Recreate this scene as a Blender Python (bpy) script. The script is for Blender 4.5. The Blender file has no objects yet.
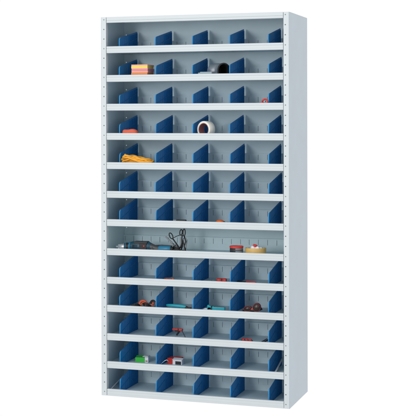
import bpy, bmesh, math, random
from mathutils import Vector, Matrix
random.seed(7)
PI = math.pi
scene = bpy.context.scene
COL = scene.collection

# ------------------------------------------------------------------ materials
def mat(name, color, rough=0.5, metal=0.0, bump=0.0, bscale=200.0, var=0.0, spec=0.5, coat=0.0, trans=0.0):
    m = bpy.data.materials.new(name); m.use_nodes = True
    nt = m.node_tree; b = nt.nodes['Principled BSDF']
    b.inputs['Base Color'].default_value = (*color, 1)
    b.inputs['Roughness'].default_value = rough
    b.inputs['Metallic'].default_value = metal
    b.inputs['Specular IOR Level'].default_value = spec
    b.inputs['Coat Weight'].default_value = coat
    b.inputs['Transmission Weight'].default_value = trans
    tc = nt.nodes.new('ShaderNodeTexCoord')
    if var:
        n = nt.nodes.new('ShaderNodeTexNoise'); n.inputs['Scale'].default_value = 9; n.inputs['Detail'].default_value = 6
        nt.links.new(tc.outputs['Object'], n.inputs['Vector'])
        r = nt.nodes.new('ShaderNodeMapRange')
        r.inputs['From Min'].default_value = .3; r.inputs['From Max'].default_value = .7
        r.inputs['To Min'].default_value = 1 - var; r.inputs['To Max'].default_value = 1 + var
        nt.links.new(n.outputs['Fac'], r.inputs['Value'])
        mx = nt.nodes.new('ShaderNodeVectorMath'); mx.operation = 'SCALE'
        mx.inputs[0].default_value = color
        nt.links.new(r.outputs['Result'], mx.inputs['Scale'])
        nt.links.new(mx.outputs['Vector'], b.inputs['Base Color'])
        r2 = nt.nodes.new('ShaderNodeMapRange')
        r2.inputs['To Min'].default_value = max(rough - .08, .05); r2.inputs['To Max'].default_value = min(rough + .08, 1)
        nt.links.new(n.outputs['Fac'], r2.inputs['Value']); nt.links.new(r2.outputs['Result'], b.inputs['Roughness'])
    if bump:
        n2 = nt.nodes.new('ShaderNodeTexNoise'); n2.inputs['Scale'].default_value = bscale; n2.inputs['Detail'].default_value = 3
        nt.links.new(tc.outputs['Object'], n2.inputs['Vector'])
        bp = nt.nodes.new('ShaderNodeBump'); bp.inputs['Strength'].default_value = bump; bp.inputs['Distance'].default_value = .001
        nt.links.new(n2.outputs['Fac'], bp.inputs['Height']); nt.links.new(bp.outputs['Normal'], b.inputs['Normal'])
    return m

PAINT = (.492, .535, .556)
M = dict(
    paint=mat('grey_powder_coat', PAINT, .42, bump=.12, bscale=420, var=.02),
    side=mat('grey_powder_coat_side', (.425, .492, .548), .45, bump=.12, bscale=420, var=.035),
    inner=mat('grey_powder_coat_brightened', (.560, .690, .740), .55, bump=.1, bscale=420, var=.035),  # same cabinet paint, base colour lightened to lift the shade inside the bays
    steel=mat('plated_steel', (.80, .82, .84), .36, .8),
    tsteel=mat('worn_steel', (.50, .54, .57), .33, .85, var=.12),
    zinc=mat('bright_zinc', (.66, .68, .69), .5),
    tab=mat('zinc_tab', (.26, .34, .38), .6),
    dsteel=mat('dark_steel', (.18, .19, .21), .4, .8),
    blue=mat('blue_plastic', (.010, .165, .44), .42, bump=.05, bscale=300, var=.10, spec=.25),
    lblue=mat('light_blue_plastic', (.02, .28, .64), .4),
    black=mat('black_rubber', (.012, .013, .015), .5, bump=.2, bscale=500),
    dgrey=mat('dark_grey_plastic', (.05, .055, .06), .45),
    mgrey=mat('mid_grey_plastic', (.2, .22, .24), .45),
    red=mat('red_plastic', (.62, .035, .025), .35),
    coral=mat('orange_red_fabric', (.72, .12, .06), .7, bump=.4, bscale=300, var=.1),
    orange=mat('orange_plastic', (.74, .14, .02), .4, var=.15),
    cord=mat('orange_cord', (.85, .40, .035), .65, bump=.7, bscale=900, var=.12),
    teal=mat('teal_plastic', (.01, .36, .44), .35),
    dblue=mat('tool_blue_plastic', (.010, .062, .10), .38),
    lbl=mat('tool_light_blue', (.015, .17, .30), .38),
    green=mat('green_card', (.03, .48, .05), .5, var=.06),
    white=mat('white_card', (.78, .80, .84), .5, var=.04),
    cream=mat('cream_tape', (.78, .76, .68), .45, bump=.2, bscale=700, var=.03),
    redcore=mat('red_brown_card', (.26, .09, .09), .7),
    yellow=mat('yellow_tape', (.62, .40, .12), .4, var=.06),
    pyel=mat('yellow_paper', (.90, .70, .15), .8),
    ppink=mat('pink_paper', (.82, .28, .42), .8),
    porg=mat('orange_paper', (.85, .30, .12), .8),
    ppeach=mat('peach_paper', (.88, .48, .30), .8),
    brown=mat('dark_brown_plastic', (.045, .025, .022), .3),
    wine=mat('wine_red_rim', (.30, .02, .03), .35),
)

# ------------------------------------------------------------------ helpers
def obj(name, bm, mats, parent=None, smooth=False, bevel=0.0, seg=2, autos=None):
    bmesh.ops.recalc_face_normals(bm, faces=bm.faces)
    me = bpy.data.meshes.new(name); bm.to_mesh(me); bm.free()
    for m in (mats if isinstance(mats, (list, tuple)) else [mats]): me.materials.append(m)
    o = bpy.data.objects.new(name, me); COL.objects.link(o)
    if parent is not None: o.parent = parent
    if smooth:
        for p in me.polygons: p.use_smooth = True
        if autos: me.set_sharp_from_angle(angle=math.radians(autos))
    if bevel:
        b = o.modifiers.new('bevel', 'BEVEL'); b.width = bevel; b.segments = seg
        b.limit_method = 'ANGLE'; b.angle_limit = math.radians(40)
        b.harden_normals = False
    return o

def thing(name, label, cat, loc=(0, 0, 0), rot=(0, 0, 0), group=None):
    o = bpy.data.objects.new(name, None); COL.objects.link(o)
    o.empty_display_size = .02
    o.location = loc; o.rotation_euler = rot
    o['label'] = label; o['category'] = cat
    if group: o['group'] = group
    return o

def tag(o, label, cat, group=None):
    o['label'] = label; o['category'] = cat
    if group: o['group'] = group
    return o

def box(bm, x0, x1, y0, y1, z0, z1, mi=0, mtx=None):
    r = bmesh.ops.create_cube(bm, size=1)
    for v in r['verts']:
        v.co = Vector(((x0 + x1) / 2 + v.co.x * (x1 - x0), (y0 + y1) / 2 + v.co.y * (y1 - y0), (z0 + z1) / 2 + v.co.z * (z1 - z0)))
        if mtx: v.co = mtx @ v.co
    for f in {f for v in r['verts'] for f in v.link_faces}: f.material_index = mi
    return r['verts']

def extrude(bm, pts, x0, x1, mi=0, axis='x'):
    """closed outline given as (y, z), run along x"""
    def P(a, b, t):
        return (t, a, b) if axis == 'x' else ((a, t, b) if axis == 'y' else (a, b, t))
    A = [bm.verts.new(P(a, b, x0)) for a, b in pts]; B = [bm.verts.new(P(a, b, x1)) for a, b in pts]
    n = len(pts); fs = [bm.faces.new(A), bm.faces.new(B[::-1])]
    for i in range(n): fs.append(bm.faces.new((A[i], B[i], B[(i + 1) % n], A[(i + 1) % n])))
    for f in fs: f.material_index = mi

def lathe(bm, prof, mtx=None, n=32, mi=0, closed=False):
    """profile of (radius, height) turned about z; closed=True joins the last point to the first (a ring)"""
    rings = []
    for r, z in prof:
        if r < 1e-6: rings.append([bm.verts.new((0, 0, z))])
        else: rings.append([bm.verts.new((r * math.cos(2 * PI * k / n), r * math.sin(2 * PI * k / n), z)) for k in range(n)])
    pairs = list(zip(rings, rings[1:])) + ([(rings[-1], rings[0])] if closed else [])
    fs = []
    for a, b in pairs:
        for k in range(n):
            q = [a[k % len(a)], a[(k + 1) % len(a)], b[(k + 1) % len(b)], b[k % len(b)]]
            u = []
            for v in q:
                if v not in u: u.append(v)
            if len(u) > 2: fs.append(bm.faces.new(u))
    for f in fs: f.material_index = mi
    if mtx:
        for v in {v for ring in rings for v in ring}: v.co = mtx @ v.co
    return fs

def tube(bm, pts, r, n=10, mi=0, closed=False):
    P = [Vector(p) for p in pts]; N = len(P); R = r if isinstance(r, (list, tuple)) else [r] * N
    rings = []; up = None
    for i, p in enumerate(P):
        if closed: t = (P[(i + 1) % N] - P[i - 1]).normalized()
        else: t = (P[min(i + 1, N - 1)] - P[max(i - 1, 0)]).normalized()
        if up is None:
            up = Vector((0, 0, 1)) if abs(t.z) < .9 else Vector((0, 1, 0))
        up = (up - t * up.dot(t)).normalized(); s = t.cross(up)
        rings.append([bm.verts.new(p + (up * math.cos(2 * PI * k / n) + s * math.sin(2 * PI * k / n)) * R[i]) for k in range(n)])
    fs = []
    for i in range(N if closed else N - 1):
        a, b = rings[i], rings[(i + 1) % N]
        for k in range(n): fs.append(bm.faces.new((a[k], a[(k + 1) % n], b[(k + 1) % n], b[k])))
    if not closed: fs += [bm.faces.new(rings[0][::-1]), bm.faces.new(rings[-1])]
    for f in fs: f.material_index = mi

def ball(bm, c, s, mi=0, u=20, v=12, mtx=None):
    r = bmesh.ops.create_uvsphere(bm, u_segments=u, v_segments=v, radius=1)
    for w in r['verts']:
        w.co = Vector((c[0] + w.co.x * s[0], c[1] + w.co.y * s[1], c[2] + w.co.z * s[2]))
        if mtx: w.co = mtx @ w.co
    for f in {f for w in r['verts'] for f in w.link_faces}: f.material_index = mi

def B(): return bmesh.new()
def along_x(x, y, z, yaw=0, tilt=0):
    """turns a lathe axis (z) to point along +x"""
    return Matrix.Translation((x, y, z)) @ Matrix.Rotation(yaw, 4, 'Z') @ Matrix.Rotation(PI / 2 - tilt, 4, 'Y')
def arc(cx, cz, rx, rz, a0, a1, n, y=0):
    return [(cx + rx * math.cos(a0 + (a1 - a0) * i / n), y, cz + rz * math.sin(a0 + (a1 - a0) * i / n)) for i in range(n + 1)]

# ------------------------------------------------------------------ cabinet
HW = .511; XI = .4800; DEP = .407; H = 2.0
LIP = [1.8456, 1.6940, 1.5423, 1.3878, 1.2338, 1.0818, .9325, .7788, .6278, .4793, .3292, .1815, .0356]
LH = .0360; FL = .025; YB = .325
FLOOR = [z - FL for z in LIP]

cab = thing('shelving_cabinet', 'tall open light grey steel shelving cabinet with blue bin dividers', 'cabinet')

def strip_with_holes(bm, x0, x1, z0, z1, xc, zs, r, y, t, n=12, flip=1):
    """sheet facing -y from z0 to z1 with round holes at (xc, z): cell by cell, each with a short bore of depth t"""
    zs = sorted(zs); hw = min(xc - x0, x1 - xc) * .9; edges = [z0]
    def quad(a, b, c, d): bm.faces.new([bm.verts.new(p) for p in (a, b, c, d)])
    cur = z0
    for zc in zs:
        h = min(hw, r * 1.9); a, b = zc - h, zc + h
        if a > cur: quad((x0, y, cur), (x1, y, cur), (x1, y, a), (x0, y, a))
        quad((x0, y, a), (xc - h, y, a), (xc - h, y, b), (x0, y, b)); quad((xc + h, y, a), (x1, y, a), (x1, y, b), (xc + h, y, b))
        ci = [bm.verts.new((xc + r * math.cos(2 * PI * k / n), y, zc + r * math.sin(2 * PI * k / n))) for k in range(n)]
        cb = [bm.verts.new((v.co.x, y + t, v.co.z)) for v in ci]
        sq = []
        for k in range(n):
            c, s = math.cos(2 * PI * k / n), math.sin(2 * PI * k / n); m = max(abs(c), abs(s))
            sq.append(bm.verts.new((xc + h * c / m, y, zc + h * s / m)))
        for k in range(n):
            j = (k + 1) % n
            bm.faces.new((ci[k], ci[j], sq[j], sq[k])); bm.faces.new((ci[j], ci[k], cb[k], cb[j]))
            # corner triangles where the square turns between two samples
            p, q = sq[k].co, sq[j].co
            if abs(p.x - q.x) > 1e-6 and abs(p.z - q.z) > 1e-6:
                cor = (xc + math.copysign(h, p.x + q.x - 2 * xc), y, zc + math.copysign(h, p.z + q.z - 2 * zc))
                bm.faces.new((sq[k], sq[j], bm.verts.new(cor)))
        cur = b
    quad((x0, y, cur), (x1, y, cur), (x1, y, z1), (x0, y, z1))

# side panels: sheet with folded top, bottom and back edges
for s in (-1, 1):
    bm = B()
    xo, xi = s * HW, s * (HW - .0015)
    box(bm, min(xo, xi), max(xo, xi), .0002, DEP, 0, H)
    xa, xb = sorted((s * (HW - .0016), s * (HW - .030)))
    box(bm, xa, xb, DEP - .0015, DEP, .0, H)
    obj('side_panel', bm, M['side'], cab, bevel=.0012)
    # inner liner sheet, seen from inside the bins
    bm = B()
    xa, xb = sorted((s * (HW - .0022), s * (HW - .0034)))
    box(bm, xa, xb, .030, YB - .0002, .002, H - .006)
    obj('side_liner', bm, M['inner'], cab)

# front posts with punched holes every 50 mm; every third one carries a shelf bolt
def hole_levels():
    cz = [LIP[0] + .1516 - .011] + [z - .012 for z in LIP]        # at the shelf edges
    cz[-1] = .021
    full = []
    for a, b in zip(cz, cz[1:]):
        full += [(a, True), (a + (b - a) / 3, False), (a + (b - a) * 2 / 3, False)]
    full.append((cz[-1], True))
    return full
LEV = hole_levels()
for s in (-1, 1):
    x0, x1 = sorted((s * (HW - .0017), s * (XI + .0022)))
    xc = s * .4945 if s < 0 else .4915
    bm = B()
    strip_with_holes(bm, x0, x1, 0, H, xc, [z for z, _ in LEV], .0030, 0, .0022)
    # the rest of the folded post: a hollow box, its bores closed behind
    def q(*p): bm.faces.new([bm.verts.new(c) for c in p])
    q((x0, 0, 0), (x0, .028, 0), (x0, .028, H), (x0, 0, H)); q((x1, 0, 0), (x1, .028, 0), (x1, .028, H), (x1, 0, H))
    q((x0, .028, 0), (x1, .028, 0), (x1, .028, H), (x0, .028, H))
    q((x0, 0, H), (x1, 0, H), (x1, .028, H), (x0, .028, H)); q((x0, 0, 0), (x1, 0, 0), (x1, .028, 0), (x0, .028, 0))
    bmesh.ops.remove_doubles(bm, verts=bm.verts, dist=1e-6)
    box(bm, x0 + .003, x1 - .003, .0045, .0060, .004, H - .004, 1)
    post = obj('corner_post', bm, [M['paint'], M['mgrey']], cab, bevel=.0009)
    for z, bolt in LEV:
        if bolt:
            bm = B()
            lathe(bm, [(0, 0), (.0018, 0), (.0022, .0006), (.0033, .0006), (.0033, .0035), (0, .0035)], Matrix.Translation((xc, .0009, z)) @ Matrix.Rotation(-PI / 2, 4, 'X'), 14)
            obj('bolt', bm, M['mgrey'], post)

# back panel, with the open rivet holes beside its left edge
bm = B()
BH = [z + .082 for z in LIP]
strip_with_holes(bm, -HW + .0017, -.470, .004, H - .004, -.4955, BH, .0030, YB, .0006)
strip_with_holes(bm, .470, HW - .0017, .004, H - .004, .4955, BH, .0030, YB, .0006)
box(bm, -.4699, .4699, YB, YB + .0012, .004, H - .004)
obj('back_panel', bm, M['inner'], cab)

# top cover
bm = B()
pr = [(0, 1.9700), (0, 1.9795), (.0014, 1.9803), (.0014, 1.9817), (0, 1.9825), (0, 1.9985), (.0015, 2.0), (DEP, 2.0), (DEP, 1.9985), (.010, 1.9985), (.010, 1.9712), (.0085, 1.9700)]
extrude(bm, pr, -XI, XI)
box(bm, -HW + .0005, -XI - .0001, .0285, DEP - .0005, 1.9990, 2.0008)
box(bm, XI + .0001, HW - .0005, .0285, DEP - .0005, 1.9990, 2.0008)
obj('top_cover', bm, M['paint'], cab, bevel=.0006)

# shelves: folded front lip, sunk floor, slotted rear upstand, dividers
DX = [-.4225, -.2185, -.0130, .1880, .3930]
DY0, DY1 = .040, .301

def shelf_mesh(zl):
    bm = B()
    zf = zl - FL
    y1 = YB - .014
    # front lip, hollow, with the two pressed lines
    pr = [(.0125, zf), (.0125, zl - .0012), (.0112, zl), (.0014, zl), (0, zl - .0014), (0, zl - .0098), (.0014, zl - .0108), (.0014, zl - .0120), (.0002, zl - .0130),
          (.0002, zl - LH + .0115), (.0010, zl - LH + .0105), (.0010, zl - LH + .0022), (.0030, zl - LH), (.0125, zl - LH), (.0125, zf - .0012), (.0288, zf - .0012), (.0288, zf)]
    extrude(bm, pr, -XI, XI)
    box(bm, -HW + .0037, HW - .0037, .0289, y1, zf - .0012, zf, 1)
    return bm

def upstand_mesh(zl):
    bm = B(); zf = zl - FL; y0 = YB - .0145; y1 = YB - .0133
    top = .067; a, b = .033, .061
    x0, x1 = -HW + .004, HW - .004
    box(bm, x0, x1, y0, y1, zf + .0001, zf + a)                      # lower band
    box(bm, x0, x1, y0, y1, zf + b, zf + top)                        # upper band
    box(bm, x0, x1, y0 + .0001, YB - .0003, zf + top, zf + top + .0012)  # folded back to the panel
    # middle band, pressed in a little, cut by the slots
    t = .0020; xs = []
    for d in [DX[0] - .204] + DX:
        for k in range(4): xs.append(d + .0255 + .0510 * k)
    cur = x0
    for x in xs:
        if x - t / 2 <= cur or x + t / 2 >= x1: continue
        box(bm, cur, x - t / 2, y0 + .0012, y1 + .0012, zf + a - .0004, zf + b + .0004); cur = x + t / 2
    box(bm, cur, x1, y0 + .0012, y1 + .0012, zf + a - .0004, zf + b + .0004)
    return bm

def divider_mesh():
    """stands on z=0 at x=0"""
    bm = B()
    h0, h1, r = .070, .1185, .010
    out = [(DY0, 0), (DY0, h0 - r), (DY0 + .0035, h0 - .003), (DY0 + r, h0 + .001), (DY1 - .004, h1), (DY1, h1 - .004), (DY1, 0)]
    extrude(bm, out, -.0013, .0013, 0)
    # bead round the free edge
    path = [(0, DY0, .0006), (0, DY0, h0 - r), (0, DY0 + .0035, h0 - .003), (0, DY0 + r, h0 + .001)]
    tube(bm, path, .0026, 10, 1)
    path = [(0, DY0 + r, h0 + .001), (0, DY1 - .004, h1)]
    tube(bm, path, .0020, 8, 0)
    # pressed ribs on both faces
    sl = (h1 - h0) / (DY1 - DY0)
    for s in (-1, 1):
        xa, xb = sorted((s * .0012, s * .0021))
        for y in (.075, .110, .145):
            box(bm, xa, xb, y - .0011, y + .0011, .004, h0 + (y - DY0) * sl - .006)
        for y in (.180, .196, .212, .228, .244, .260, .276, .292):
            xc_, xd_ = sorted((s * .0012, s * .0052)); box(bm, xc_, xd_, y - .0012, y + .0012, .004, h0 + (y - DY0) * sl - .006)
        for z0 in (.036,):
            L = math.hypot(DY1 - DY0 - .02, (DY1 - DY0 - .02) * sl * 1.35); an = math.atan(sl * 1.35)
            mt = Matrix.Translation((0, DY0 + .012, z0 - .012)) @ Matrix.Rotation(an, 4, 'X')
            box(bm, min(xa, xb * 2 if s < 0 else xa), max(xb, xb * 2 if s > 0 else xb), 0, L, -.0013, .0013, 0, mt)
    # foot rail that clips to the shelf, and rear hook
    box(bm, -.0045, .0045, DY0 + .006, DY1 - .004, .0002, .0022)
    return bm

div_proto = None
for i, zl in enumerate(LIP):
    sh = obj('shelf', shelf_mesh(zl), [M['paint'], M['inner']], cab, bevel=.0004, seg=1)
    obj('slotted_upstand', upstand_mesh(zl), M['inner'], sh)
    if i == 7: continue
    for k, x in enumerate(DX):
        jx, jr, jl = random.uniform(-.0014, .0014), random.uniform(-.008, .008), random.uniform(-.010, .010)
        if div_proto is None:
            d = div_proto = obj('divider', divider_mesh(), [M['blue'], M['lblue']], sh, smooth=True, autos=30)
        else:
            d = div_proto.copy(); COL.objects.link(d); d.parent = sh
        d.location = (x + jx, 0, zl - FL + .0003); d.rotation_euler = (0, jl, jr)

# ------------------------------------------------------------------ contents
F = lambda row: FLOOR[row - 1] + .0004

# --- bay 2
t = thing('sticky_note_stack', 'stack of yellow, pink and orange sticky note pads near the top left', 'note pads', (-.3135, .10, F(2)))
z = 0
for c, h, dx, rz in (('porg', .016, 0, .01), ('ppeach', .009, .001, -.02), ('porg', .013, -.001, .0), ('ppeach', .008, 0, .015), ('ppink', .013, .001, -.01), ('pyel', .013, -.001, .01), ('ppeach', .008, .0, -.015)):
    bm = B(); mt = Matrix.Translation((dx, 0, 0)) @ Matrix.Rotation(rz, 4, 'Z')
    nn = max(3, int(h / .0022))
    for k in range(nn):
        j = random.uniform(-.0006, .0006)
        box(bm, -.0455 + j, .0455 + j, -.048 + j, .048, z + h * k / nn + .00012, z + h * (k + 1) / nn - .00012, 0, mt)
    obj('note_pad', bm, M[c], t); z += h
t = thing('steel_tube', 'short silver steel tube with black open end on the second shelf', 'steel tube', (.150, .055, F(2) + .0412), (0, 0, 0))
mt = Matrix.Rotation(math.radians(50), 4, 'Z') @ Matrix.Rotation(-PI / 2, 4, 'X')
bm = B(); lathe(bm, [(.0405, 0), (.0405, .004), (.0395, .006), (.0395, .035), (.0405, .037), (.0405, .095), (.0385, .095), (.0385, 0)], mt, 48, closed=True)
obj('sleeve', bm, M['tsteel'], t, smooth=True, autos=30)
bm = B(); lathe(bm, [(.0400, -.0045), (.0408, -.004), (.0408, -.0006), (.0384, -.0004), (.0383, .080), (.0, .080), (.0, .078), (.0345, .076), (.0345, -.0045)], mt, 48, closed=True)
for k in range(14):
    a = 2 * PI * k / 14; box(bm, .0335, .0350, -.0016, .0016, .0, .075, 0, mt @ Matrix.Rotation(a, 4, 'Z'))
obj('black_liner', bm, M['black'], t, smooth=True, autos=30)
bm = B(); box(bm, -.116, -.052, -.040, -.030, -.022, -.006); box(bm, -.126, -.114, -.040, -.026, -.030, -.010)
obj('clamp_tab', bm, M['tab'], t, bevel=.002)

# --- bay 3
t = thing('hose_clip', 'tiny red ring clip leaning on the right-hand divider, third shelf', 'clip', (.376, .034, F(3) + .004))
bm = B(); tube(bm, [(.0135 * math.cos(a), .003 * math.sin(a * 2), .026 + .0135 * math.sin(a)) for a in [2 * PI * k / 24 for k in range(24)]], .0042, 8, closed=True)
obj('ring', bm, M['red'], t, smooth=True)
bm = B(); box(bm, -.024, -.008, -.006, .006, 0, .024); box(bm, .0, .014, -.006, .006, .004, .022)
obj('jaw', bm, M['red'], t, bevel=.002)
bm = B(); tube(bm, [(-.020, -.008, .012), (-.020, .008, .012)], .003); tube(bm, [(.0, -.009, .028), (.0, .009, .028)], .0028)
obj('screw', bm, M['dsteel'], t)

# --- bay 4
t = thing('glasses_case', 'small orange-red rounded case lying by the leftmost divider, fourth shelf', 'case', (-.369, .060, F(4)))
bm = B()
r = bmesh.ops.create_cube(bm, size=1)
bmesh.ops.subdivide_edges(bm, edges=bm.edges, cuts=6, use_grid_fill=True)
for v in bm.verts:
    p = v.co * 2; L = (abs(p.x) ** 4 + abs(p.y) ** 3 + abs(p.z) ** 3) ** (1 / 3.4)
    q_ = p / max(L, 1e-6); v.co = Vector((q_.x * .043, q_.y * .022, .0225 + q_.z * .0222 + .0018 * math.sin(q_.x * 5)))
obj('shell', bm, M['coral'], t, smooth=True)
bm = B(); tube(bm, [(-.040 + .005 * k, -.0228 + .012 * abs(k / 8 - 1) ** 4, .022) for k in range(17)], .0012, 6)
obj('zip_seam', bm, M['wine'], t, smooth=True)
t = thing('masking_tape_roll', 'upright roll of cream masking tape on the fourth shelf', 'tape roll', (.049, .073, F(4) + .0436), (0, 0, math.radians(-22)))
mt = Matrix.Rotation(PI / 2, 4, 'X')
bm = B(); lathe(bm, [(.0430, -.021), (.0436, -.020), (.0436, .020), (.0430, .021), (.0335, .021), (.0335, -.021)], mt, 64, closed=True)
obj('tape', bm, M['cream'], t, smooth=True, autos=40)
bm = B(); lathe(bm, [(.0334, -.0215), (.0334, .0215), (.0305, .0215), (.0305, -.0215)], mt, 64, closed=True)
obj('core', bm, M['redcore'], t, smooth=True, autos=40)

# --- bay 5: coiled cord
bm = B(); rnd = random.Random(3)
for k in range(9):
    ph = rnd.uniform(0, 6.28); a0 = .077 + rnd.uniform(-.006, .010); b0 = .020 + rnd.uniform(-.008, .006)
    zc = .016 + k * .0048; pts = []
    for j in range(72):
        a = 2 * PI * j / 72; x = a0 * math.cos(a) + .006 * k / 9
        taper = .55 + .45 * (1 - (x / .09 + 1) / 2) if x > 0 else 1
        pts.append((x, b0 * math.sin(a) + .006 * math.sin(3 * a + ph), max(.006, (zc + .006 * math.sin(2 * a + ph) + .004 * math.sin(5 * a + ph * 2)) * (1 - .45 * max(0, x) / .085))))
    tube(bm, pts, .0053, 8, closed=True)
tube(bm, [(.02, -.024, .03), (.05, -.027, .020), (.075, -.022, .0145), (.098, -.012, .013), (.106, .004, .010)], [.0055, .0055, .0055, .005, .004], 8)
tube(bm, [(-.075, -.018, .045), (-.04, -.030, .050), (-.005, -.030, .036), (.03, -.026, .024), (.07, -.022, .012)], .0055, 8)
o = obj('coiled_cord', bm, M['cord'], None, smooth=True)
o.location = (-.331, .062, F(5)); tag(o, 'coiled orange cord bundle lying flat by the leftmost divider, fifth shelf', 'cord')

# --- bay 7
t = thing('key_fob', 'small orange oval fob with black ends, lying on the seventh shelf', 'key fob', (.112, .11, F(7)))
t.scale = (1.1, 1.1, 1.12)
bm = B(); ball(bm, (0, 0, .0125), (.021, .013, .0125)); obj('body', bm, M['orange'], t, smooth=True)
bm = B(); ball(bm, (-.0225, 0, .006), (.008, .008, .006)); obj('end_cap', bm, M['black'], t, smooth=True)
bm = B(); ball(bm, (.0205, 0, .009), (.008, .008, .0085)); obj('end_cap', bm, M['black'], t, smooth=True)
t = thing('folding_knife', 'small closed black folding knife on the seventh shelf', 'knife', (-.098, .10, F(7)))
bm = B(); box(bm, -.028, .028, -.007, .007, .0, .0240); obj('handle', bm, M['black'], t, bevel=.004, seg=3)
bm = B(); box(bm, -.046, -.024, -.0012, .0012, .012, .0220); obj('blade', bm, M['dsteel'], t, bevel=.0008)

# --- bay 8: power drill lying along the shelf
t = thing('power_drill', 'blue and black power drill lying on its side on the undivided shelf', 'power drill', (-.345, .10, F(8)), (0, 0, 0))
ax = .0285
bm = B(); lathe(bm, [(0, -.122), (.004, -.122), (.005, -.112), (.011, -.104), (.015, -.094), (.0165, -.080), (.0165, -.072), (0, -.072)], along_x(0, 0, ax - .004), 24)
for k in range(3): box(bm, -.0015, .0015, .004, .0145, -.108, -.088, 0, along_x(0, 0, ax - .004) @ Matrix.Rotation(2 * PI * k / 3, 4, 'Z'))
obj('chuck', bm, M['steel'], t, smooth=True, autos=30)
bm = B(); lathe(bm, [(0, -.072), (.0175, -.072), (.0185, -.068), (.0185, -.060), (.0205, -.058), (.0205, -.048), (.0225, -.046), (.0225, -.036), (0, -.036)], along_x(0, 0, ax - .002), 28)
obj('collar', bm, M['black'], t, smooth=True, autos=30)
bm = B(); lathe(bm, [(.0190, -.0655), (.0215, -.065), (.0215, -.061), (.0190, -.0605)], along_x(0, 0, ax - .002), 28, closed=True)
lathe(bm, [(.0215, -.0450), (.0242, -.044), (.0248, -.036), (.0215, -.035)], along_x(0, 0, ax - .001), 28, closed=True)
obj('torque_ring', bm, M['lbl'], t, smooth=True, autos=30)
bm = B(); lathe(bm, [(0, -.0355), (.0232, -.0355), (.0250, -.028), (.0284, -.004), (.0290, .018), (.0280, .045), (.0255, .066), (.0205, .078), (.012, .084), (0, .086)], along_x(0, 0, ax + .001), 32)
obj('motor_housing', bm, M['dblue'], t, smooth=True, autos=30)
bm = B()
box(bm, -.012, .062, -.0225, .018, .0460, .0572); box(bm, .020, .060, -.0295, -.020, .0150, .0470)
for k in range(5): box(bm, -.018 + k * .006, -.0155 + k * .006, -.0300, -.022, .022, .040)
obj('rubber_grip', bm, M['black'], t, bevel=.0055, seg=4)
bm = B(); box(bm, .044, .051, -.0318, -.0290, .031, .038); box(bm, .040, .043, -.0312, -.0290, .008, .012)
obj('red_switch', bm, M['red'], t, bevel=.001)
bm = B(); tube(bm, [(.070, 0, .030), (.090, -.002, .024), (.110, -.003, .020), (.125, -.004, .019)], [.021, .0185, .0165, .0165], 20)
box(bm, .086, .094, -.022, -.018, .016, .030)
obj('handle_neck', bm, M['dgrey'], t, smooth=True, autos=40)
bm = B(); tube(bm, [(.1245, -.004, .019), (.130, -.004, .0195), (.165, -.004, .020), (.186, -.004, .020), (.192, -.004, .0195)], [.0165, .0182, .0182, .0175, .013], 24)
obj('handle', bm, M['lbl'], t, smooth=True, autos=40)
bm = B(); tube(bm, [(.105, .0, .0362), (.140, -.002, .0385), (.196, -.003, .0365)], .0036, 8); tube(bm, [(.191, -.004, .019), (.203, -.004, .019)], [.0165, .012], 16)
obj('handle_trim', bm, M['black'], t, smooth=True, autos=40)

bm = B(); tube(bm, [(.198, -.004, .019), (.212, -.010, .012), (.226, -.022, .006), (.238, -.010, .007), (.232, .012, .012), (.214, .018, .020), (.202, .006, .034), (.218, -.014, .030), (.240, -.020, .016), (.256, -.008, .008), (.276, .004, .005), (.292, .0, .005)], .0042, 10)
tube(bm, [(.196, .012, .006), (.214, -.024, .020), (.230, -.016, .026), (.246, .006, .014), (.262, -.012, .016), (.284, -.014, .007)], .0038, 10)
obj('power_cord', bm, M['black'], t, smooth=True)

t = thing('shears', 'tangle of black looped handles and grey prongs standing beside the drill', 'shears', (-.112, .12, F(8)))
bm = B()
def loop(cx, cz, rx, rz, tilt, y, r=.0030):
    c, s = math.cos(tilt), math.sin(tilt); pts = []
    for k in range(28):
        a = 2 * PI * k / 28; u, v = rx * math.cos(a), rz * math.sin(a)
        pts.append((cx + u * c - v * s, y + .003 * math.sin(a), cz + u * s + v * c))
    tube(bm, pts, r, 8, closed=True)
loop(-.047, .089, .0085, .0165, .55, -.01); loop(.0055, .108, .0068, .0145, -.05, 0); loop(.0205, .107, .0065, .0180, .03, .006)
tube(bm, [(-.037, -.010, .074), (-.020, -.006, .050), (-.004, 0, .026), (.0, .0, .004)], .0036, 8)
tube(bm, [(-.034, -.010, .078), (-.016, -.008, .088), (.0, -.004, .094)], .0018, 8)
tube(bm, [(.012, 0, .094), (.010, 0, .070), (.016, 0, .040), (.004, .0, .012)], .0034, 8)
tube(bm, [(.022, .006, .088), (.030, .004, .060), (.024, 0, .035), (.034, -.006, .006)], .0036, 8)
tube(bm, [(-.046, -.004, .008), (-.036, -.006, .030), (-.026, 0, .040), (-.012, .004, .022), (.010, .0, .030), (.014, .0, .052)], .0036, 8)
tube(bm, [(-.012, .0, .004), (.006, -.008, .034), (.016, -.006, .060)], .0030, 8)
loop(.025, .062, .008, .017, .1, -.004, .0019)
tube(bm, [(-.050, -.01, .005), (-.020, -.012, .010), (.010, -.012, .006), (.048, -.010, .005)], .0055, 10)
obj('looped_handle', bm, M['black'], t, smooth=True)
bm = B()
def prong(a, b, w, th=.005):
    a, b = Vector(a), Vector(b); d = b - a; L = d.length
    mt = Matrix.Translation(a) @ d.to_track_quat('Z', 'Y').to_matrix().to_4x4()
    box(bm, -w / 2, w / 2, -th / 2, th / 2, 0, L, 0, mt)
prong((-.078, -.01, .084), (-.040, -.006, .050), .008, .007); prong((-.052, -.004, .056), (-.010, 0, .010), .009, .007)
prong((-.040, .006, .048), (-.030, .004, .006), .010); prong((.002, .006, .082), (.002, .004, .030), .009)
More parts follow.
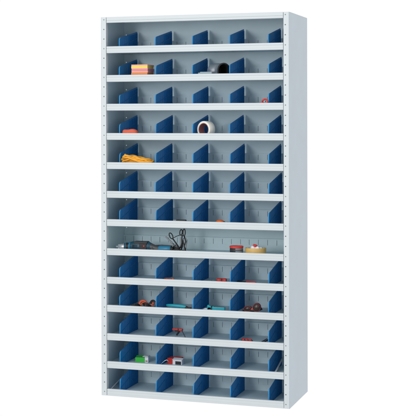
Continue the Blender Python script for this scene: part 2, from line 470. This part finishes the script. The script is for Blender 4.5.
prong((.014, .004, .070), (.026, .002, .010), .010); prong((.038, .008, .070), (.030, .006, .020), .006)
prong((-.022, .002, .052), (-.014, 0, .006), .008)
obj('prong', bm, M['mgrey'], t, bevel=.0008)

t = thing('tin', 'round black and grey tin with a red lid on the undivided shelf', 'tin', (.2095, .082, F(8)))
bm = B(); lathe(bm, [(0, 0), (.0335, 0), (.0345, .001), (.0345, .0405), (0, .0405)], None, 48)
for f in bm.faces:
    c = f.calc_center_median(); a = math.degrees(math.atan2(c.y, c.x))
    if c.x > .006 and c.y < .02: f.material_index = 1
bm2 = bm
obj('can', bm2, [M['black'], M['mgrey']], t, smooth=True, autos=40)
bm = B(); lathe(bm, [(.0346, .013), (.0352, .014), (.0352, .018), (.0346, .019)], None, 48, closed=True); lathe(bm, [(.0346, .028), (.0352, .0285), (.0352, .031), (.0346, .0315)], None, 48, closed=True)
obj('label_band', bm, M['dblue'], t, smooth=True, autos=40)
bm = B(); lathe(bm, [(0, .0407), (.0357, .0407), (.0361, .042), (.0361, .0490), (.0350, .0500), (.0325, .0500), (.0320, .0485), (0, .0485)], None, 48)
obj('lid', bm, M['red'], t, smooth=True, autos=40)

t = thing('yellow_tape_roll', 'wide roll of yellow-brown packing tape lying flat, undivided shelf', 'tape roll', (.3115, .085, F(8)))
bm = B(); lathe(bm, [(.0535, 0), (.0545, .001), (.0545, .0420), (.0535, .0430), (.0440, .0430), (.0440, 0)], None, 72, closed=True)
obj('tape', bm, M['yellow'], t, smooth=True, autos=40)
bm = B(); lathe(bm, [(.0439, -.0001), (.0439, .0436), (.0415, .0436), (.0415, -.0001)], None, 72, closed=True)
obj('core', bm, M['white'], t, smooth=True, autos=40)
bm = B(); rnd = random.Random(5)
r = bmesh.ops.create_icosphere(bm, subdivisions=4, radius=1)
for v in bm.verts:
    n_ = 1 + .14 * math.sin(v.co.x * 9 + v.co.y * 5) + .12 * math.sin(v.co.y * 13 - v.co.z * 7) + rnd.uniform(-.03, .03)
    v.co = Vector((v.co.x * .0345 * n_, v.co.y * .0345 * n_, .0275 + v.co.z * .0235 * n_))
o = obj('crumpled_tissue', bm, M['white'], None, smooth=True); o.location = (.3115, .085, F(8) + .001)
tag(o, 'crumpled white tissue stuffed inside the yellow-brown tape roll', 'tissue')
t = thing('push_button', 'little red knob resting on the white tissue in the tape roll', 'knob', (.3115, .070, F(8) + .0500))
bm = B(); lathe(bm, [(0, 0), (.0065, 0), (.007, .0035), (.0105, .0045), (.0115, .0085), (.0095, .0115), (0, .0125)], Matrix.Rotation(.25, 4, 'Y'), 24)
obj('cap', bm, M['red'], t, smooth=True, autos=40)
bm = B(); box(bm, -.013, -.008, -.003, .003, .0005, .0045); obj('tab', bm, M['red'], t, bevel=.001)

# --- bay 9
def screwdriver(name, label, loc, rz, hl, r, sl, hm, group=None):
    t = thing(name, label, 'screwdriver', loc, (0, 0, rz), group)
    bm = B(); lathe(bm, [(0, 0), (r * .8, 0), (r, .003), (r, hl * .42), (r * .72, hl * .5), (r * .75, hl * .56), (r, hl * .64), (r, hl * .94), (r * .7, hl), (0, hl)], along_x(-hl / 2, 0, r), 16)
    obj('handle', bm, hm, t, smooth=True, autos=35)
    bm = B(); lathe(bm, [(r * .74, 0), (r * .86, .001), (r * .86, .005), (r * .74, .006)], along_x(-hl / 2 + hl * .48, 0, r), 16, closed=True)
    obj('grip_ring', bm, M['black'], t, smooth=True, autos=35)
    bm = B(); tube(bm, [(-hl / 2, 0, r), (-hl / 2 - sl * .85, 0, r * .8), (-hl / 2 - sl, 0, r * .78)], [r * .24, r * .24, r * .12], 8)
    obj('shaft', bm, M['dsteel'], t, smooth=True)
    return t
screwdriver('screwdriver', 'stubby red screwdriver with dark shaft in the bay under the tin', (.109, .150, F(9)), .04, .052, .0105, .030, M['red'])
t = thing('marker_pen', 'slim red and black pen in the bay under the tape roll', 'pen', (.262, .145, F(9)), (0, 0, -.12))
bm = B(); lathe(bm, [(0, 0), (.0045, 0), (.006, .003), (.006, .050), (.0045, .056), (0, .056)], along_x(-.020, 0, .0065), 16); obj('barrel', bm, M['red'], t, smooth=True, autos=35)
bm = B(); lathe(bm, [(0, -.05), (.004, -.05), (.0052, -.046), (.0052, 0), (0, 0)], along_x(-.0202, 0, .0065), 16); obj('cap', bm, M['black'], t, smooth=True, autos=35)
t = thing('chalk_stub', 'thin orange wax crayon behind the shelf edge, below the shears', 'crayon', (-.185, .150, F(9)), (0, 0, .05))
bm = B(); lathe(bm, [(0, -.026), (.0045, -.026), (.0062, -.018), (.0062, .026), (0, .026)], along_x(0, 0, .0064), 14); obj('stick', bm, M['orange'], t, smooth=True, autos=35)
bm = B(); lathe(bm, [(.0062, -.008), (.0067, -.008), (.0067, .020), (.0062, .020)], along_x(0, 0, .0066), 14, closed=True); obj('wrapper', bm, M['redcore'], t, smooth=True, autos=35)

# --- bay 10
def spring_clamp(label, loc, rz, jaw, pad, sc=1):
    t = thing('spring_clamp', label, 'clamp', loc, (0, 0, rz), 'orange and black clamps')
    bm = B(); tube(bm, arc(0, .004 * sc, .027 * sc, .036 * sc, .15, PI - .15, 14), [.0055 * sc] + [.0068 * sc] * 13 + [.0055 * sc], 10)
    obj('jaw', bm, jaw, t, smooth=True)
    bm = B(); tube(bm, arc(.002, .004 * sc, .017 * sc, .024 * sc, .1, PI - .1, 12, .006), .0055 * sc, 10)
    obj('inner_jaw', bm, pad, t, smooth=True)
    for s_ in (1, -1):
        bm = B(); ball(bm, (s_ * .026 * sc, 0, .010 * sc), (.009 * sc, .009 * sc, .010 * sc)); obj('pad', bm, M['black'], t, smooth=True)
    bm = B(); tube(bm, [(-.022 * sc, .0, .018 * sc), (-.045 * sc, -.004, .013 * sc), (-.072 * sc, -.008, .010 * sc)], [.007 * sc, .008 * sc, .006 * sc], 10)
    obj('handle', bm, M['dgrey'], t, smooth=True)
    bm = B(); tube(bm, [(-.020 * sc, -.010, .012 * sc), (-.040 * sc, -.022, .024 * sc), (-.058 * sc, -.026, .020 * sc)], [.005 * sc, .006 * sc, .004 * sc], 10); obj('lever', bm, M['black'], t, smooth=True)
    bm = B(); tube(bm, [(-.020 * sc + .0035 * math.cos(k * .9), -.006 + .0009 * k, .018 * sc + .0035 * math.sin(k * .9)) for k in range(22)], .0011, 6); obj('spring', bm, M['steel'], t, smooth=True)
    return t
spring_clamp('orange spring clamp with black handle, left of the matching pair, tenth shelf', (-.325, .130, F(10)), .15, M['coral'], M['orange'], .88)
spring_clamp('brown and coral spring clamp beside the orange clamp, touching the blue divider', (-.266, .125, F(10)), -.5, M['brown'], M['coral'], .95)
t = thing('utility_knife', 'flat teal utility knife with black tip, right of the two clamps', 'utility knife', (-.135, .125, F(10)), (0, .03, -.03))
t.scale = (1, 1, .88)
bm = B(); lathe(bm, [(0, -.058), (.005, -.057), (.0085, -.045), (.0105, -.020), (.0112, .010), (.0100, .040), (.007, .054), (0, .054)], Matrix.Translation((0, 0, .019)) @ Matrix.Scale(.8, 4, (0, 1, 0)) @ along_x(0, 0, 0), 20)
obj('handle', bm, M['teal'], t, smooth=True, autos=40)
bm = B(); box(bm, .048, .084, -.006, .006, .006, .018); ball(bm, (.056, 0, .017), (.008, .006, .006)); obj('nose', bm, M['black'], t, bevel=.002)
bm = B(); box(bm, -.02, .022, -.0092, -.0070, .012, .016); obj('slider', bm, M['lbl'], t, bevel=.0006)
t = thing('box_cutter', 'teal box cutter with hinged silver blade, middle bay of the tenth shelf', 'box cutter', (.088, .115, F(10)), (0, 0, .0))
bm = B(); box(bm, -.022, .050, -.007, .007, .004, .026); obj('handle', bm, M['teal'], t, bevel=.005, seg=3)
bm = B(); lathe(bm, [(0, -.006), (.012, -.006), (.013, -.004), (.013, .004), (.012, .006), (0, .006)], Matrix.Translation((-.036, 0, .016)) @ Matrix.Rotation(PI / 2, 4, 'X'), 24); box(bm, -.045, -.026, -.006, .006, .004, .020); ball(bm, (-.042, 0, .026), (.007, .006, .007)); obj('head', bm, M['teal'], t, bevel=.001)
bm = B(); box(bm, -.0255, -.0215, -.0076, .0076, .003, .027); box(bm, -.012, .046, -.0078, -.006, .0235, .0265); obj('collar', bm, M['black'], t, bevel=.001)
bm = B(); extrude(bm, [(-.075, .006), (-.072, .003), (-.040, .003), (-.040, .014), (-.060, .014)], -.0008, .0008, axis='y'); obj('blade', bm, M['steel'], t)
t = thing('goggles', 'dark brown goggles with wine-red rims, right-hand end of the tenth shelf', 'goggles', (.285, .115, F(10)))
t.scale = (.92, .92, .92)
for cx, cz, rx, rz, tl, dy in ((-.026, .0245, .0245, .0165, .22, 0), (.028, .034, .0235, .0265, -.45, -.004)):
    mt = Matrix.Translation((cx, dy, cz)) @ Matrix.Rotation(-tl, 4, 'Y')
    bm = B(); ball(bm, (0, 0, 0), (rx, .017, rz), mtx=mt); obj('lens_cup', bm, M['brown'], t, smooth=True)
    bm = B(); pts = [mt @ Vector((rx * .9 * math.cos(a), -.0075, rz * .9 * math.sin(a))) for a in [2 * PI * k / 28 for k in range(28)]]
    tube(bm, pts, .0015, 8, closed=True); obj('rim', bm, M['wine'], t, smooth=True)
bm = B(); tube(bm, [(-.006, -.004, .020), (.002, -.006, .026), (.010, -.004, .024)], .0042, 8); obj('bridge', bm, M['coral'], t, smooth=True)
bm = B(); tube(bm, [(-.048, .0, .018), (-.056, .004, .012), (-.060, .02, .006), (-.030, .035, .005), (.020, .035, .006), (.052, .015, .022), (.049, .002, .032)], .0038, 8); obj('strap', bm, M['black'], t, smooth=True)

# --- bay 11
t = thing('bar_clamp', 'small red and black bar clamp with thin steel rod, eleventh shelf', 'clamp', (-.135, .165, F(11)))
bm = B(); box(bm, -.036, -.003, -.007, .007, .030, .0405); box(bm, .000, .022, -.008, .008, .0275, .0400); obj('body', bm, M['red'], t, bevel=.003, seg=3)
bm = B(); tube(bm, [(.002, 0, .030), (-.002, -.002, .018), (-.012, -.003, .0045)], [.006, .005, .0045], 10); box(bm, -.020, .000, -.0065, .0065, .024, .0305); obj('trigger', bm, M['black'], t, bevel=.001)
bm = B(); tube(bm, [(.014, 0, .036), (.056, -.055, .004)], .0022, 8); obj('rod', bm, M['dsteel'], t)
t = thing('wall_plugs', 'short strip of red wall plugs with black caps, right side of eleventh shelf', 'wall plugs', (.249, .135, F(11)))
for k, x in enumerate((-.018, .000, .019)):
    bm = B(); lathe(bm, [(0, 0), (.0045, 0), (.0060, .003), (.0060, .010), (.0050, .0115), (.0060, .013), (.005, .0150), (0, .0150)], along_x(x - .007, 0, .0065, (-.2, .3, -.1)[k]), 14); obj('plug', bm, M['red'], t, smooth=True, autos=35)
bm = B(); box(bm, -.032, .032, .0030, .0058, .0005, .0045); obj('carrier_strip', bm, M['black'], t)
for k, (x, dx) in enumerate(((.345, .0), (.357, .002))):
    bm = B(); tube(bm, [(x - .010, .040, .0085), (x + dx, .180, .010), (x + dx + .0006, .188, .010)], [.0032, .0032, .001], 8)
    bmesh.ops.recalc_face_normals(bm, faces=bm.faces)
    o = obj('drill_bit', bm, M['dsteel'] if k == 0 else M['black'], None, smooth=True); o.location = (0, 0, F(11) - .002)
    tag(o, 'slim grey steel drill bit pointing to the back, nearer the middle' if k == 0 else 'slim black drill bit pointing to the back, nearer the divider', 'drill bit', 'drill bits on the eleventh shelf')

# --- bay 12
t = thing('green_box', 'small green and white cardboard box, left side of the twelfth shelf', 'box', (-.343, .165, F(12)), (0, 0, .12))
t.scale = (.88, .88, .86)
bm = B(); box(bm, -.038, .022, -.028, .028, .0, .0300); obj('carton', bm, M['green'], t, bevel=.001)
bm = B(); mt = Matrix.Translation((0, .028, .0302)) @ Matrix.Rotation(.16, 4, 'X'); box(bm, -.042, .014, -.052, .004, .0, .0015, 0, mt); obj('flap', bm, M['green'], t)
bm = B(); box(bm, .0222, .044, -.0285, .0285, .0, .0320); box(bm, .006, .040, -.02, .029, .0325, .0360); obj('white_end', bm, M['white'], t, bevel=.001)
bm = B(); box(bm, .026, .040, -.0292, -.0286, .006, .012); obj('printed_patch', bm, M['redcore'], t)
t = thing('wire_hook', 'bent grey wire hook leaning near the blue divider, twelfth shelf', 'hook', (-.205, .11, F(12)))
bm = B(); tube(bm, [(-.012, -.01, .003), (-.002, 0, .014), (.010, .004, .024), (.020, .006, .027), (.028, .006, .020)], .0018, 8); obj('wire', bm, M['steel'], t, smooth=True)
bm = B(); ball(bm, (-.013, -.011, .0035), (.0034, .0034, .0034)); obj('tip', bm, M['steel'], t, smooth=True)
t = thing('red_box', 'small red box with white sleeve and black window, twelfth shelf', 'box', (-.150, .165, F(12)), (0, 0, -.08))
t.scale = (.92, .92, .9)
bm = B(); box(bm, -.046, -.012, -.026, .026, .0, .0350); box(bm, -.013, .034, -.002, .026, .0, .0375); obj('carton', bm, M['red'], t, bevel=.001)
bm = B(); box(bm, -.0115, .046, -.0270, -.0025, .0, .0300); mt = Matrix.Translation((0, -.003, .0385)) @ Matrix.Rotation(.25, 4, 'X'); box(bm, -.014, .048, -.028, .0, -.004, -.0025, 0, mt); obj('sleeve', bm, M['white'], t, bevel=.001)
bm = B(); box(bm, .006, .042, -.0280, -.0271, .001, .0200); obj('window', bm, M['black'], t)
bm = B(); a_ = Vector((.417, .055, F(12) + .002)); b_ = Vector((.4085, .290, F(12) + .050)); d_ = b_ - a_
mt = Matrix.Translation(a_) @ d_.to_track_quat('Y', 'Z').to_matrix().to_4x4()
box(bm, -.0045, .0045, 0, d_.length, -.0009, .0009, 0, mt)
o = obj('steel_strip', bm, M['zinc'], None, bevel=.0006); tag(o, 'flat silver steel strip leaning in the narrow gap at far right, twelfth shelf', 'steel strip')

# --- bay 13
bm = B(); tube(bm, [(-.4830, .026, F(13) + .004), (-.4680, .205, F(13) + .054)], .0026, 10)
tube(bm, [(-.4834, .022, F(13) + .0042), (-.4828, .028, F(13) + .0042)], .0038, 10)
o = obj('steel_rod', bm, M['zinc'], None); tag(o, 'thin silver rod slanting in the narrow gap at bottom left', 'steel rod')

# ------------------------------------------------------------------ world, lamps, camera
w = bpy.data.worlds.new('World'); scene.world = w; w.use_nodes = True
bg = w.node_tree.nodes['Background']; bg.inputs['Color'].default_value = (1, 1, 1, 1); bg.inputs['Strength'].default_value = 1.0

def area(name, loc, target, size, power, color=(1, 1, 1), sy=None):
    l = bpy.data.lights.new(name, 'AREA'); l.size = size; l.energy = power; l.color = color
    if sy: l.shape = 'RECTANGLE'; l.size_y = sy
    o = bpy.data.objects.new(name, l); COL.objects.link(o); o.location = loc
    o.rotation_euler = (Vector(target) - Vector(loc)).to_track_quat('-Z', 'Y').to_euler(); return o
area('studio_softbox', (-1.7, -6.5, 2.0), (0, 0, .9), 1.1, 115, (1, 1, 1), 1.5)
area('studio_softbox', (-1.2, -4.6, 4.6), (0, 0, .5), 1.2, 50, (1, 1, 1), 1.2)

cam = bpy.data.cameras.new('camera'); co = bpy.data.objects.new('camera', cam); COL.objects.link(co)
yaw, pitch, roll = .30956, -.00275, -.00181
fw = Vector((-math.sin(yaw) * math.cos(pitch), math.cos(yaw) * math.cos(pitch), math.sin(pitch)))
rt = Vector((math.cos(yaw), math.sin(yaw), 0)); up = rt.cross(fw)
rt, up = rt * math.cos(roll) + up * math.sin(roll), up * math.cos(roll) - rt * math.sin(roll)
mw = Matrix((rt, up, -fw)).transposed().to_4x4(); mw.translation = (1.9459, -5.87629, 1.45879)
co.matrix_world = mw
cam.sensor_width = 36; cam.lens = 1199.265 / 416 * 36
cam.shift_x = (208 - 205.068) / 416; cam.shift_y = (122.735 - 208) / 416
cam.clip_end = 100
scene.camera = co
scene.view_settings.view_transform = 'Standard'; scene.view_settings.look = 'None'
scene.view_settings.exposure = 0; scene.view_settings.gamma = 1
scene.cycles.max_bounces = 8; scene.cycles.diffuse_bounces = 5
scene.cycles.use_denoising = True
